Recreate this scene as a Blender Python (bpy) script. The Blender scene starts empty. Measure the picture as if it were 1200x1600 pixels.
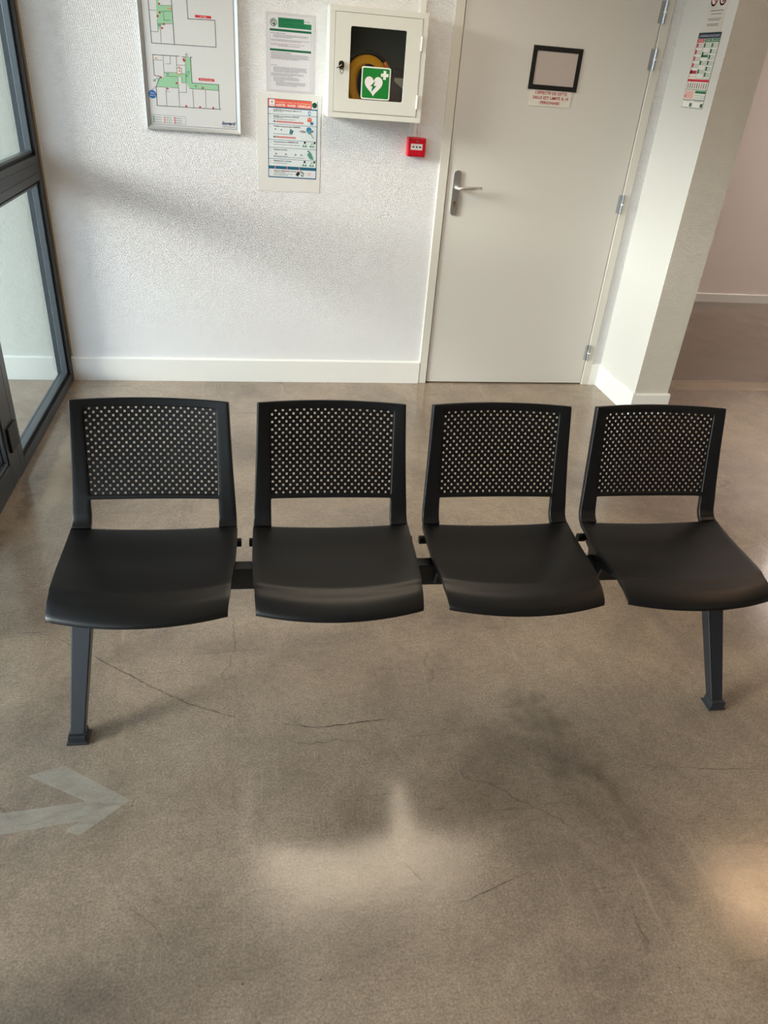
import bpy, bmesh, math, random
from mathutils import Vector, Matrix
random.seed(7)
SC = bpy.context.scene
COL = SC.collection

# ------------------------------------------------------------------ materials
def lin(c):
    return tuple(((v / 12.92) if v <= 0.04045 else ((v + 0.055) / 1.055) ** 2.4) for v in (x / 255 for x in c)) + (1,)

MATS = {}
def mat(name, rgb=(200, 200, 200), rough=0.5, metal=0.0, spec=0.5, bump=None, emit=None, coat=0.0):
    if name in MATS: return MATS[name]
    m = bpy.data.materials.new(name); m.use_nodes = True
    nt = m.node_tree; b = nt.nodes['Principled BSDF']
    b.inputs['Base Color'].default_value = lin(rgb)
    b.inputs['Roughness'].default_value = rough
    b.inputs['Metallic'].default_value = metal
    b.inputs['Specular IOR Level'].default_value = spec
    b.inputs['Coat Weight'].default_value = coat
    if emit:
        b.inputs['Emission Color'].default_value = lin(emit[0]); b.inputs['Emission Strength'].default_value = emit[1]
    if bump:   # (scale, distance)
        tc = nt.nodes.new('ShaderNodeTexCoord'); n = nt.nodes.new('ShaderNodeTexNoise'); bp = nt.nodes.new('ShaderNodeBump')
        n.inputs['Scale'].default_value = bump[0]; n.inputs['Detail'].default_value = 4
        bp.inputs['Distance'].default_value = bump[1]; bp.inputs['Strength'].default_value = 0.5
        nt.links.new(tc.outputs['Object'], n.inputs['Vector']); nt.links.new(n.outputs['Fac'], bp.inputs['Height'])
        nt.links.new(bp.outputs['Normal'], b.inputs['Normal'])
    MATS[name] = m
    return m

def N(nt, t, **kw):
    n = nt.nodes.new(t)
    for k, v in kw.items():
        if k.startswith('i_'): n.inputs[k[2:].replace('_', ' ')].default_value = v
        elif k.startswith('n_'): n.inputs[int(k[2:])].default_value = v
        else: setattr(n, k, v)
    return n

def wallpaper(name, rgb, axis='x', dist=0.0021, period=0.0105):
    m = mat(name, rgb, 0.75, spec=0.25); nt = m.node_tree; b = nt.nodes['Principled BSDF']
    tc = N(nt, 'ShaderNodeTexCoord'); sp = N(nt, 'ShaderNodeSeparateXYZ'); nt.links.new(tc.outputs['Object'], sp.inputs[0])
    u = sp.outputs['X' if axis == 'x' else 'Y']; v = sp.outputs['Z']
    def math(op, a, c=None, val=None):
        n = N(nt, 'ShaderNodeMath', operation=op)
        nt.links.new(a, n.inputs[0])
        if c is not None: nt.links.new(c, n.inputs[1])
        elif val is not None: n.inputs[1].default_value = val
        return n.outputs[0]
    k = 2 * 3.14159 / period
    s1 = math('SINE', math('MULTIPLY', math('ADD', u, math('MULTIPLY', v, val=0.55)), val=k))
    s2 = math('SINE', math('MULTIPLY', math('SUBTRACT', math('MULTIPLY', u, val=0.35), v), val=k))
    h = math('MULTIPLY', s1, s2)
    no = N(nt, 'ShaderNodeTexNoise'); no.inputs['Scale'].default_value = 90; no.inputs['Detail'].default_value = 3
    nt.links.new(tc.outputs['Object'], no.inputs['Vector'])
    h2 = math('ADD', h, math('MULTIPLY', no.outputs['Fac'], val=0.9))
    bp = N(nt, 'ShaderNodeBump'); bp.inputs['Strength'].default_value = 0.55; bp.inputs['Distance'].default_value = dist
    nt.links.new(h2, bp.inputs['Height']); nt.links.new(bp.outputs['Normal'], b.inputs['Normal'])
    return m

def concrete(name):
    m = mat(name, (140, 126, 108), 0.3, spec=0.75); nt = m.node_tree; b = nt.nodes['Principled BSDF']
    tc = N(nt, 'ShaderNodeTexCoord'); P = tc.outputs['Object']
    def noise(scale, detail=5, rough=0.55, dist=0.0, vec=None):
        n = N(nt, 'ShaderNodeTexNoise'); n.inputs['Scale'].default_value = scale; n.inputs['Detail'].default_value = detail
        n.inputs['Roughness'].default_value = rough; n.inputs['Distortion'].default_value = dist
        nt.links.new(vec or P, n.inputs['Vector']); return n.outputs['Fac']
    def ramp(fac, stops, interp='LINEAR'):
        r = N(nt, 'ShaderNodeValToRGB'); nt.links.new(fac, r.inputs[0]); e = r.color_ramp.elements
        r.color_ramp.interpolation = interp
        while len(e) < len(stops): e.new(0.5)
        for i, (p, c) in enumerate(stops): e[i].position = p; e[i].color = c
        return r.outputs['Color']
    def mix(a, c, fac, mode='MIX'):
        n = N(nt, 'ShaderNodeMix', data_type='RGBA', blend_type=mode)
        if isinstance(fac, float): n.inputs[0].default_value = fac
        else: nt.links.new(fac, n.inputs[0])
        for i, v in ((6, a), (7, c)):
            if isinstance(v, tuple): n.inputs[i].default_value = v
            else: nt.links.new(v, n.inputs[i])
        return n.outputs[2]
    def M(op, a, c=None, cl=False):
        n = N(nt, 'ShaderNodeMath', operation=op); n.use_clamp = cl
        for i, v in ((0, a), (1, c)):
            if v is None: continue
            if isinstance(v, (int, float)): n.inputs[i].default_value = v
            else: nt.links.new(v, n.inputs[i])
        return n.outputs[0]
    g = lambda v: (v, v, v, 1)
    base = ramp(noise(1.3, 6, 0.6, 0.6), [(0.3, lin((124, 109, 95))), (0.5, lin((154, 137, 118))), (0.72, lin((168, 150, 129)))])
    med = ramp(noise(7, 9, 0.72, 0.8), [(0.33, g(0.80)), (0.66, g(1.10))])
    c = mix(base, med, 0.8, 'MULTIPLY')
    fine = ramp(noise(170, 4, 0.8), [(0.34, g(0.62)), (0.66, g(1.28))])
    c = mix(c, fine, 0.9, 'MULTIPLY')
    f2 = ramp(noise(48, 6, 0.8), [(0.36, g(0.86)), (0.64, g(1.12))])
    c = mix(c, f2, 0.9, 'MULTIPLY')
    mp2 = N(nt, 'ShaderNodeMapping'); mp2.inputs['Rotation'].default_value = (0, 0, -0.5); mp2.inputs['Scale'].default_value = (3, 60, 1)
    nt.links.new(P, mp2.inputs['Vector'])
    s2 = ramp(noise(1.0, 6, 0.7, 0.8, mp2.outputs[0]), [(0.30, g(1)), (0.38, g(0))])
    c = mix(c, lin((96, 84, 70)), M('MULTIPLY', s2, 0.4))
    speck = ramp(noise(330, 2, 0.5), [(0.70, g(0)), (0.76, g(1))])
    c = mix(c, lin((205, 195, 178)), M('MULTIPLY', speck, 0.35))
    sp2 = ramp(noise(70, 2, 0.5), [(0.22, g(1)), (0.27, g(0))])
    c = mix(c, lin((70, 62, 52)), M('MULTIPLY', sp2, 0.6))
    # trowel scratches
    mp = N(nt, 'ShaderNodeMapping'); mp.inputs['Rotation'].default_value = (0, 0, 0.9); mp.inputs['Scale'].default_value = (26, 2.2, 1)
    nt.links.new(P, mp.inputs['Vector'])
    scr = ramp(noise(1.0, 7, 0.7, 0.4, mp.outputs[0]), [(0.60, g(0)), (0.70, g(1))])
    c = mix(c, lin((186, 172, 148)), M('MULTIPLY', scr, 0.3))
    # hairline cracks
    vo = N(nt, 'ShaderNodeTexVoronoi', feature='DISTANCE_TO_EDGE'); vo.inputs['Scale'].default_value = 1.15
    dv = N(nt, 'ShaderNodeVectorMath', operation='ADD'); nz = N(nt, 'ShaderNodeTexNoise'); nz.inputs['Scale'].default_value = 3; nz.inputs['Detail'].default_value = 6
    sc = N(nt, 'ShaderNodeVectorMath', operation='SCALE'); sc.inputs['Scale'].default_value = 0.35
    nt.links.new(P, nz.inputs['Vector']); nt.links.new(nz.outputs['Color'], sc.inputs[0]); nt.links.new(P, dv.inputs[0]); nt.links.new(sc.outputs[0], dv.inputs[1])
    nt.links.new(dv.outputs[0], vo.inputs['Vector'])
    crk = ramp(vo.outputs['Distance'], [(0.0, g(1)), (0.0035, g(0))])
    gate = ramp(noise(2.0, 2), [(0.5, g(0)), (0.58, g(1))])
    c = mix(c, lin((84, 74, 62)), M('MULTIPLY', M('MULTIPLY', crk, gate), 0.55))
    # dark worn stains
    sep = N(nt, 'ShaderNodeSeparateXYZ'); nt.links.new(P, sep.inputs[0])
    X, Y = sep.outputs['X'], sep.outputs['Y']
    def blob(cx, cy, rx, ry, rot=0.0, ns=9, thr=0.45, edge=0.16):
        ca, sa = math.cos(rot), math.sin(rot)
        dx = M('SUBTRACT', X, cx); dy = M('SUBTRACT', Y, cy)
        a = M('DIVIDE', M('ADD', M('MULTIPLY', dx, ca), M('MULTIPLY', dy, sa)), rx)
        d = M('DIVIDE', M('SUBTRACT', M('MULTIPLY', dy, ca), M('MULTIPLY', dx, sa)), ry)
        r = M('SQRT', M('ADD', M('MULTIPLY', a, a), M('MULTIPLY', d, d)))
        f = M('SUBTRACT', M('ADD', 1.0, M('MULTIPLY', M('SUBTRACT', noise(ns, 6, 0.65), 0.5), 2.6)), r)
        return ramp(f, [(max(0, thr - edge), g(0)), (thr + edge, g(1))])
    for (cx, cy, rx, ry, rot, k) in [(0.80, 1.46, 0.10, 0.17, 0.5, 0.55), (0.84, 1.25, 0.15, 0.10, 0.2, 0.45), (0.93, 1.13, 0.04, 0.2, 0.1, 0.35),
                                     (0.70, 1.00, 0.12, 0.05, 0.3, 0.3), (0.95, 0.93, 0.04, 0.14, 0.2, 0.35), (-0.93, 2.85, 0.08, 0.3, 0.1, 0.6), (-1.0, 2.45, 0.1, 0.2, -0.2, 0.5)]:
        c = mix(c, lin((92, 82, 70)), M('MULTIPLY', M('MULTIPLY', blob(cx, cy, rx, ry, rot), ramp(noise(24, 6, 0.7), [(0.38, g(0.15)), (0.6, g(1.0))])), k))
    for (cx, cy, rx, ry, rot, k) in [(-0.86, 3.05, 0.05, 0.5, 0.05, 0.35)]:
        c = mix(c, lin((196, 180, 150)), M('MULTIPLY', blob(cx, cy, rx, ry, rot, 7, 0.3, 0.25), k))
    # floor of the passage on the right: a darker, browner pour behind the joint
    yy = M('ADD', Y, M('MULTIPLY', M('SUBTRACT', noise(3, 4), 0.5), 0.03))
    darker = M('MULTIPLY', ramp(M('SUBTRACT', yy, 3.68), [(0.5, g(0)), (0.506, g(1))]), ramp(X, [(0.999, g(0)), (1.0, g(1))]))
    far = M('MULTIPLY', M('GREATER_THAN', yy, 4.20), M('GREATER_THAN', X, 2.25))
    c = mix(c, lin((112, 98, 87)), M('MULTIPLY', far, 0.8))
    strip = M('MULTIPLY', M('MULTIPLY', M('GREATER_THAN', yy, 4.03), M('LESS_THAN', yy, 4.19)), M('GREATER_THAN', X, 2.65))
    c = mix(c, lin((178, 158, 130)), M('MULTIPLY', M('MULTIPLY', strip, noise(6, 4)), 0.9))
    nt.links.new(c, b.inputs['Base Color'])
    rr = ramp(noise(4, 6, 0.65), [(0.3, g(0.10)), (0.7, g(0.21))])
    nt.links.new(rr, b.inputs['Roughness'])
    bp = N(nt, 'ShaderNodeBump'); bp.inputs['Strength'].default_value = 0.25; bp.inputs['Distance'].default_value = 0.0015
    nt.links.new(noise(22, 7, 0.7), bp.inputs['Height']); nt.links.new(bp.outputs['Normal'], b.inputs['Normal'])
    return m

def glass(name, tint=(243, 247, 244), ior=1.5):
    m = bpy.data.materials.new(name); m.use_nodes = True; nt = m.node_tree
    for n in list(nt.nodes): nt.nodes.remove(n)
    out = N(nt, 'ShaderNodeOutputMaterial'); mx = N(nt, 'ShaderNodeMixShader'); tr = N(nt, 'ShaderNodeBsdfTransparent'); gl = N(nt, 'ShaderNodeBsdfGlossy'); fr = N(nt, 'ShaderNodeFresnel')
    tr.inputs['Color'].default_value = lin(tint); gl.inputs['Roughness'].default_value = 0.0
    ge = N(nt, 'ShaderNodeNewGeometry'); mr = N(nt, 'ShaderNodeMapRange'); mr.inputs['To Min'].default_value = ior; mr.inputs['To Max'].default_value = 1 / ior   # same reflectance from either side of the pane
    nt.links.new(ge.outputs['Backfacing'], mr.inputs['Value']); nt.links.new(mr.outputs[0], fr.inputs['IOR'])
    nt.links.new(fr.outputs[0], mx.inputs[0]); nt.links.new(tr.outputs[0], mx.inputs[1]); nt.links.new(gl.outputs[0], mx.inputs[2]); nt.links.new(mx.outputs[0], out.inputs[0])
    MATS[name] = m
    return m

M_WALL = wallpaper('wall_fibre', (234, 233, 234), 'x')
M_WALLY = wallpaper('wall_fibre_side', (234, 232, 230), 'y')
M_PILX = wallpaper('pillar_fibre', (214, 209, 198), 'x', 0.0022, 0.0125)
M_SMOOTH = mat('smooth_paint', (208, 207, 202), 0.5, bump=(40, 0.001))
M_FAR = wallpaper('far_wall_fibre', (234, 224, 216), 'x', 0.0008)
M_BASE = mat('baseboard_gloss', (232, 231, 226), 0.35, bump=(15, 0.001))
M_DOOR = mat('door_paint', (212, 208, 201), 0.45, bump=(120, 0.0003))
M_FRAMEW = mat('door_frame_paint', (216, 212, 202), 0.4)
M_GAP = mat('dark_gap', (45, 42, 38), 0.9)
M_CEIL = mat('ceiling_paint', (232, 230, 224), 0.9)
M_FLOOR = concrete('polished_concrete')
M_ALU = mat('grey_aluminium', (58, 63, 68), 0.35, metal=0.35, bump=(300, 0.0001))
M_GASKET = mat('black_gasket', (16, 18, 20), 0.5)
M_BEAD = mat('bright_bead', (88, 96, 102), 0.3, metal=0.5)
M_SEAL = mat('beige_sealant', (170, 152, 128), 0.8)
M_GLASS = glass('window_glass')
M_PANE = glass('cabinet_pane', (236, 238, 236), 1.45)
M_PLAST = mat('black_plastic', (10, 10, 11), 0.38, spec=0.45, bump=(900, 0.00025))
M_METAL = mat('black_powdercoat', (32, 35, 40), 0.32, spec=0.6, bump=(700, 0.0002))
M_RUB = mat('black_rubber', (18, 19, 20), 0.6)
M_FOOT = mat('foot_plastic', (34, 38, 42), 0.35)
M_STEEL = mat('brushed_steel', (214, 213, 210), 0.38, metal=1.0)
M_CAB = mat('cabinet_enamel', (222, 222, 214), 0.4)
M_CABIN = mat('cabinet_inside', (120, 120, 116), 0.6)

# ------------------------------------------------------------------ mesh helpers
def link(name, bm, m, parent=None, smooth=False, bevel=0.0, seg=2, autosmooth=None):
    me = bpy.data.meshes.new(name); bm.normal_update(); bm.to_mesh(me); bm.free()
    for x in (m if isinstance(m, (list, tuple)) else [m]): me.materials.append(x)
    if smooth:
        for p in me.polygons: p.use_smooth = True
    o = bpy.data.objects.new(name, me); COL.objects.link(o)
    if parent is not None: o.parent = parent
    if bevel:
        b = o.modifiers.new('bevel', 'BEVEL'); b.width = bevel; b.segments = seg; b.limit_method = 'ANGLE'; b.angle_limit = math.radians(40)
    return o

def box(bm, x0, x1, y0, y1, z0, z1, mi=0):
    vs = [bm.verts.new(p) for p in ((x0, y0, z0), (x1, y0, z0), (x1, y1, z0), (x0, y1, z0), (x0, y0, z1), (x1, y0, z1), (x1, y1, z1), (x0, y1, z1))]
    for f in ((0, 3, 2, 1), (4, 5, 6, 7), (0, 1, 5, 4), (1, 2, 6, 5), (2, 3, 7, 6), (3, 0, 4, 7)):
        fc = bm.faces.new([vs[i] for i in f]); fc.material_index = mi
    return vs

def loft(bm, rings, cap=True, mi=0):
    R = [[bm.verts.new(p) for p in r] for r in rings]; n = len(R[0])
    for a, b in zip(R, R[1:]):
        for i in range(n):
            f = bm.faces.new((a[i], a[(i + 1) % n], b[(i + 1) % n], b[i])); f.material_index = mi
    if cap:
        bm.faces.new(R[0][::-1]).material_index = mi; bm.faces.new(R[-1]).material_index = mi

def cyl(bm, c, r, h, axis='z', n=24, r2=None, mi=0):
    r2 = r if r2 is None else r2
    rings = []
    for k, rr in ((0, r), (1, r2)):
        ring = []
        for i in range(n):
            a = 2 * math.pi * i / n; u, v, w = rr * math.cos(a), rr * math.sin(a), (k - 0.5) * h
            p = {'z': (u, v, w), 'y': (u, -w, v), 'x': (w, u, v)}[axis]
            ring.append((c[0] + p[0], c[1] + p[1], c[2] + p[2]))
        rings.append(ring)
    loft(bm, rings, mi=mi)

def tube(bm, pts, r, n=12, mi=0, closed=False):
    pts = [Vector(p) for p in pts]; rings = []; m = len(pts); up = None
    for i in range(m):
        if closed: t = pts[(i + 1) % m] - pts[i - 1]
        else: t = pts[min(i + 1, m - 1)] - pts[max(i - 1, 0)]
        t.normalize()
        if up is None: up = Vector((0, 0, 1)) if abs(t.z) < 0.9 else Vector((0, 1, 0))
        a = t.cross(up).normalized(); b = a.cross(t).normalized(); up = b
        rr = r[i] if isinstance(r, (list, tuple)) else r
        rings.append([pts[i] + a * rr * math.cos(2 * math.pi * k / n) + b * rr * math.sin(2 * math.pi * k / n) for k in range(n)])
    if closed: rings.append(rings[0])
    loft(bm, rings, cap=not closed, mi=mi)

def prism(bm, pts, y0, y1, axis='y', mi=0):
    """polygon pts (u,v) extruded along axis."""
    def P(u, v, w): return {'y': (u, w, v), 'x': (w, u, v), 'z': (u, v, w)}[axis]
    loft(bm, [[P(u, v, y0) for u, v in pts], [P(u, v, y1) for u, v in pts]], mi=mi)

def rrect(x0, x1, z0, z1, r, n=5):
    out = []
    for cx, cz, a0 in ((x1 - r, z1 - r, 0), (x0 + r, z1 - r, 90), (x0 + r, z0 + r, 180), (x1 - r, z0 + r, 270)):
        for i in range(n + 1):
            a = math.radians(a0 + 90 * i / n); out.append((cx + r * math.cos(a), cz + r * math.sin(a)))
    return out

def fixn(bm):
    bmesh.ops.recalc_face_normals(bm, faces=bm.faces[:])

def struct(name, bm, m, **kw):
    fixn(bm); o = link(name, bm, m, **kw)
    if kw.get('parent') is None: o['kind'] = 'structure'
    return o

def part(name, bm, m, parent, **kw):
    fixn(bm); return link(name, bm, m, parent=parent, **kw)

def tag(o, label, cat, group=None):
    o['label'] = label; o['category'] = cat
    if group: o['group'] = group
    return o

def empty(name, loc=(0, 0, 0), rz=0.0):
    o = bpy.data.objects.new(name, None); COL.objects.link(o); o.location = loc; o.rotation_euler = (0, 0, rz); o.empty_display_size = 0.1
    return o

def local(bm, loc):
    bmesh.ops.translate(bm, verts=bm.verts[:], vec=-Vector(loc)); return bm

# ------------------------------------------------------------------ room numbers
YW = 4.114      # back wall face
XL = -1.007     # glazed wall, inner face of the frames
ZC = 2.62       # ceiling
XP0, XP1, YP = 2.14, 2.345, 3.635   # end of the partition (pillar)
YF = 6.19       # far wall of the passage
X_R, Y_B = 6.5, -3.6
XO = -3.3       # end of the porch

bm = bmesh.new(); box(bm, XO, X_R + 0.1, Y_B, YF + 0.1, -0.12, 0.0); struct('floor', bm, M_FLOOR)
bm = bmesh.new(); box(bm, -2.7, X_R + 0.1, Y_B - 0.1, YF + 0.1, ZC, ZC + 0.15); struct('ceiling', bm, M_CEIL)  # also roofs the porch, an unseen overhang added to shade the outer wall
bm = bmesh.new(); box(bm, XL - 0.075, 0.974, YW, YW + 0.2, 0, ZC); box(bm, 0.974, 2.078, YW, YW + 0.2, 2.09, ZC); box(bm, 2.078, XP0, YW, YW + 0.2, 0, ZC)
struct('wall_back', bm, M_WALL)
bm = bmesh.new(); box(bm, XO, XL - 0.075, YW, YW + 0.2, 0, ZC); struct('wall_outer', bm, mat('porch_paint', (186, 190, 182), 0.7, bump=(60, .001)))
bm = bmesh.new(); box(bm, XP0, XP1, YP, YF, 0, ZC)
for f in bm.faces:
    pass
o = struct('wall_middle', bm, [M_SMOOTH, M_PILX])
for p in o.data.polygons:
    p.material_index = 1 if p.normal.y < -0.5 or p.normal.x > 0.5 else 0
bm = bmesh.new(); box(bm, XP0, X_R, YF, YF + 0.2, 0, ZC); struct('wall_far', bm, M_FAR)
bm = bmesh.new(); box(bm, X_R, X_R + 0.2, Y_B, YF, 0, ZC); struct('wall_right', bm, M_WALLY)
# wall behind the viewer with a wide glazed opening
bm = bmesh.new(); box(bm, XL - 0.07, X_R, Y_B - 0.2, Y_B, 0, ZC)
struct('wall_front', bm, M_WALL)

# baseboards (0.135 m high, small rounded top)
BH = 0.135
def baseprofile(t=0.014):
    return [(0, 0), (t, 0), (t, BH - 0.008), (t - 0.004, BH - 0.002), (t - 0.009, BH), (0, BH)]
def board(bm, axis, a0, a1, face, sgn, k=1.0):
    pr = [(d, z * k) for d, z in baseprofile()]
    if axis == 'x': loft(bm, [[(a, face + sgn * d, z) for d, z in pr] for a in (a0, a1)])
    else: loft(bm, [[(face + sgn * d, a, z) for d, z in pr] for a in (a0, a1)])
bm = bmesh.new(); board(bm, 'x', XL + 0.002, 0.974, YW, -1); struct('baseboard_back', bm, M_BASE)
bm = bmesh.new(); board(bm, 'x', XO, XL - 0.075, YW, -1); struct('baseboard_outer', bm, mat('porch_baseboard', (198, 203, 198), 0.5))
bm = bmesh.new(); board(bm, 'x', 2.078, XP0 - 0.0145, YW, -1); struct('baseboard_corner', bm, M_BASE)
bm = bmesh.new(); board(bm, 'y', YP - 0.0132, YW, XP0, -1); board(bm, 'x', XP0 - 0.0136, XP1 + 0.0136, YP, -1); board(bm, 'y', YP - 0.0132, YF, XP1, 1)
struct('baseboard_middle', bm, M_BASE)
bm = bmesh.new(); board(bm, 'x', XP1 + 0.015, X_R - 0.015, YF, -1, .56); struct('baseboard_far', bm, M_BASE)
bm = bmesh.new(); board(bm, 'y', Y_B, YF, X_R, -1, .56); struct('baseboard_right', bm, M_BASE)

# cable trunking running down to the call point
bm = bmesh.new(); box(bm, 0.803, 0.834, YW - 0.012, YW, 1.332, ZC); struct('trim_1', bm, M_BASE, bevel=0.0015)
# vertical joint strip of the wall covering beside the door
bm = bmesh.new(); box(bm, -1.0065, -0.998, YW - 0.003, YW, 0.0, ZC); struct('trim_2', bm, M_SEAL)

# ------------------------------------------------------------------ door in the back wall
door = empty('door_1', (1.022, YW, 0)); door['kind'] = 'structure'
O = (1.022, YW, 0)
bm = bmesh.new(); box(bm, 1.026, 2.028, YW - 0.004, YW + 0.036, 0.008, 2.04); part('door_leaf', local(bm, O), M_DOOR, door, bevel=0.0015)
bm = bmesh.new()
box(bm, 0.974, 1.0215, YW - 0.012, YW + 0.06, 0, 2.09); box(bm, 2.032, 2.078, YW - 0.012, YW + 0.06, 0, 2.09); box(bm, 0.974, 2.078, YW - 0.012, YW + 0.06, 2.045, 2.09)
part('door_frame', local(bm, O), M_FRAMEW, door, bevel=0.002)
bm = bmesh.new(); box(bm, 1.0, 2.05, YW + 0.05, YW + 0.07, -0.001, 2.05); part('door_rebate', local(bm, O), M_GAP, door)
# lever handle
bm = bmesh.new(); prism(bm, [(1.0765 + u, 1.078 + v) for u, v in rrect(-0.0215, 0.0215, -0.113, 0.113, 0.0212, 8)], YW - 0.004, YW - 0.013)
hp = part('handle_plate', local(bm, O), M_STEEL, door, bevel=0.002)
bm = bmesh.new()
cyl(bm, (1.080, YW - 0.024, 1.105), 0.011, 0.03, 'y')
tube(bm, [(1.080, YW - 0.03, 1.105), (1.080, YW - 0.048, 1.105), (1.084, YW - 0.056, 1.1055), (1.10, YW - 0.058, 1.107), (1.15, YW - 0.057, 1.110), (1.205, YW - 0.054, 1.112)], [0.009, 0.009, 0.0095, 0.009, 0.0085, 0.0075], 14)
part('door_lever', local(bm, O), M_STEEL, hp, smooth=True)
bm = bmesh.new(); cyl(bm, (1.0745, YW - 0.015, 1.03), 0.0085, 0.006, 'y'); box(bm, 1.0715, 1.0775, YW - 0.016, YW - 0.0125, 1.010, 1.03)
part('lock_cylinder', local(bm, O), mat('brass_lock', (176, 160, 120), 0.3, metal=1.0), hp)
for z in (1.955, 1.755, 1.066, 0.208):
    bm = bmesh.new()
    cyl(bm, (2.036, YW - 0.016, z + 0.026), 0.0075, 0.044, 'z', 16); cyl(bm, (2.036, YW - 0.016, z - 0.026), 0.0075, 0.044, 'z', 16)
    box(bm, 2.012, 2.036, YW - 0.0075, YW - 0.0045, z - 0.046, z + 0.046)
    h = part('hinge', local(bm, O), mat('hinge_steel', (172, 174, 175), 0.3, metal=1.0), door)
    bm = bmesh.new(); cyl(bm, (2.036, YW - 0.016, z), 0.0088, 0.008, 'z', 16); part('washer', local(bm, O), mat('white_nylon', (240, 240, 236), 0.4), h)

# ------------------------------------------------------------------ glazed wall on the left
def rect_frame(bm, x0, x1, y0, y1, z0, z1, w, mi=0, wb=None, wt=None):
    wb = w if wb is None else wb; wt = w if wt is None else wt
    box(bm, x0, x1, y0, y0 + w, z0, z1, mi); box(bm, x0, x1, y1 - w, y1, z0, z1, mi)
    box(bm, x0, x1, y0 + w, y1 - w, z0, z0 + wb, mi); box(bm, x0, x1, y0 + w, y1 - w, z1 - wt, z1, mi)
XI, XE = XL, XL - 0.07
def fixed_window(name, y0, y1, zt=(1.04, 1.15)):
    w = empty(name, (XL - 0.035, y0, 0)); w['kind'] = 'structure'; O = (XL - 0.035, y0, 0)
    fw = 0.058
    bm = bmesh.new(); rect_frame(bm, XE, XI, y0, y1, 0.0, ZC, fw, wb=0.05); box(bm, XE, XI, y0 + fw, y1 - fw, zt[0], zt[1])
    # shallow ridge lines on the transom
    box(bm, XI - 0.001, XI + 0.003, y0 + fw, y1 - fw, zt[0] + 0.030, zt[0] + 0.036); box(bm, XI - 0.001, XI + 0.003, y0 + fw, y1 - fw, zt[1] - 0.036, zt[1] - 0.030)
    part('window_frame', local(bm, O), M_ALU, w, bevel=0.002)
    for za, zb in ((0.05, zt[0]), (zt[1], ZC - fw)):
        bm = bmesh.new(); rect_frame(bm, XI - 0.030, XI - 0.018, y0 + fw, y1 - fw, za, zb, 0.012); part('gasket', local(bm, O), M_GASKET, w)
        bm = bmesh.new(); rect_frame(bm, XI - 0.040, XI - 0.012, y0 + fw + 0.012, y1 - fw - 0.012, za + 0.012, zb - 0.012, 0.010); part('glazing_bead', local(bm, O), M_BEAD, w, bevel=0.002)
        bm = bmesh.new(); box(bm, XI - 0.044, XI - 0.040, y0 + fw, y1 - fw, za, zb); part('pane', local(bm, O), M_GLASS, w)
    return w
fixed_window('window_1', 2.995, YW)
fixed_window('window_2', 0.6, 1.9)
fixed_window('window_3', -0.75, 0.6)
bm = bmesh.new(); box(bm, XE, XI, Y_B, -0.752, 0, ZC); struct('wall_left', bm, M_WALLY)
# glazed door next to window_1
gd = empty('door_2', (XL - 0.035, 2.95, 0)); gd['kind'] = 'structure'; O = (XL - 0.035, 2.95, 0)
y0, y1 = 1.95, 2.962
bm = bmesh.new(); box(bm, XE, XI, y1 + 0.006, 2.994, 0, ZC); box(bm, XE, XI, 1.9, y0 - 0.006, 0, ZC); box(bm, XE, XI, 1.9, 2.994, 2.2, ZC)
part('door_frame', local(bm, O), M_ALU, gd, bevel=0.002)
bm = bmesh.new(); rect_frame(bm, XE + 0.004, XI + 0.004, y0, y1, 0.012, 2.19, 0.105, wb=0.105); box(bm, XE + 0.004, XI + 0.004, y0 + 0.105, y1 - 0.105, 1.0, 1.12)
part('door_leaf', local(bm, O), M_ALU, gd, bevel=0.002)
for za, zb in ((0.117, 1.0), (1.12, 2.085)):
    bm = bmesh.new(); rect_frame(bm, XI - 0.03, XI - 0.002, y0 + 0.105, y1 - 0.105, za, zb, 0.016); part('glazing_bead', local(bm, O), M_BEAD, gd, bevel=0.002)
    bm = bmesh.new(); rect_frame(bm, XI - 0.035, XI - 0.015, y0 + 0.121, y1 - 0.121, za + 0.016, zb - 0.016, 0.007); part('gasket', local(bm, O), M_GASKET, gd)
    bm = bmesh.new(); box(bm, XI - 0.044, XI - 0.040, y0 + 0.105, y1 - 0.105, za, zb); part('pane', local(bm, O), M_GLASS, gd)
bm = bmesh.new()
box(bm, XI + 0.0045, XI + 0.014, 2.89, 2.994, 0.155, 0.262)
part('hinge', local(bm, O), M_GASKET, gd, bevel=0.002)

# ground outside
bm = bmesh.new(); box(bm, -40, XO, -40, 40, -0.25, -0.14); struct('ground', bm, mat('outdoor_paving', (150, 146, 138), 0.85, bump=(6, 0.01)))

# ------------------------------------------------------------------ the beam bench
BX, BY, PHI, PITCH = -0.289, 1.428, math.radians(-1.2896), 0.4882
bench = empty('beam_bench', (BX, BY, 0), PHI)
tag(bench, 'black four-seat waiting bench with perforated plastic backrests on one steel beam', 'bench')

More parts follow.
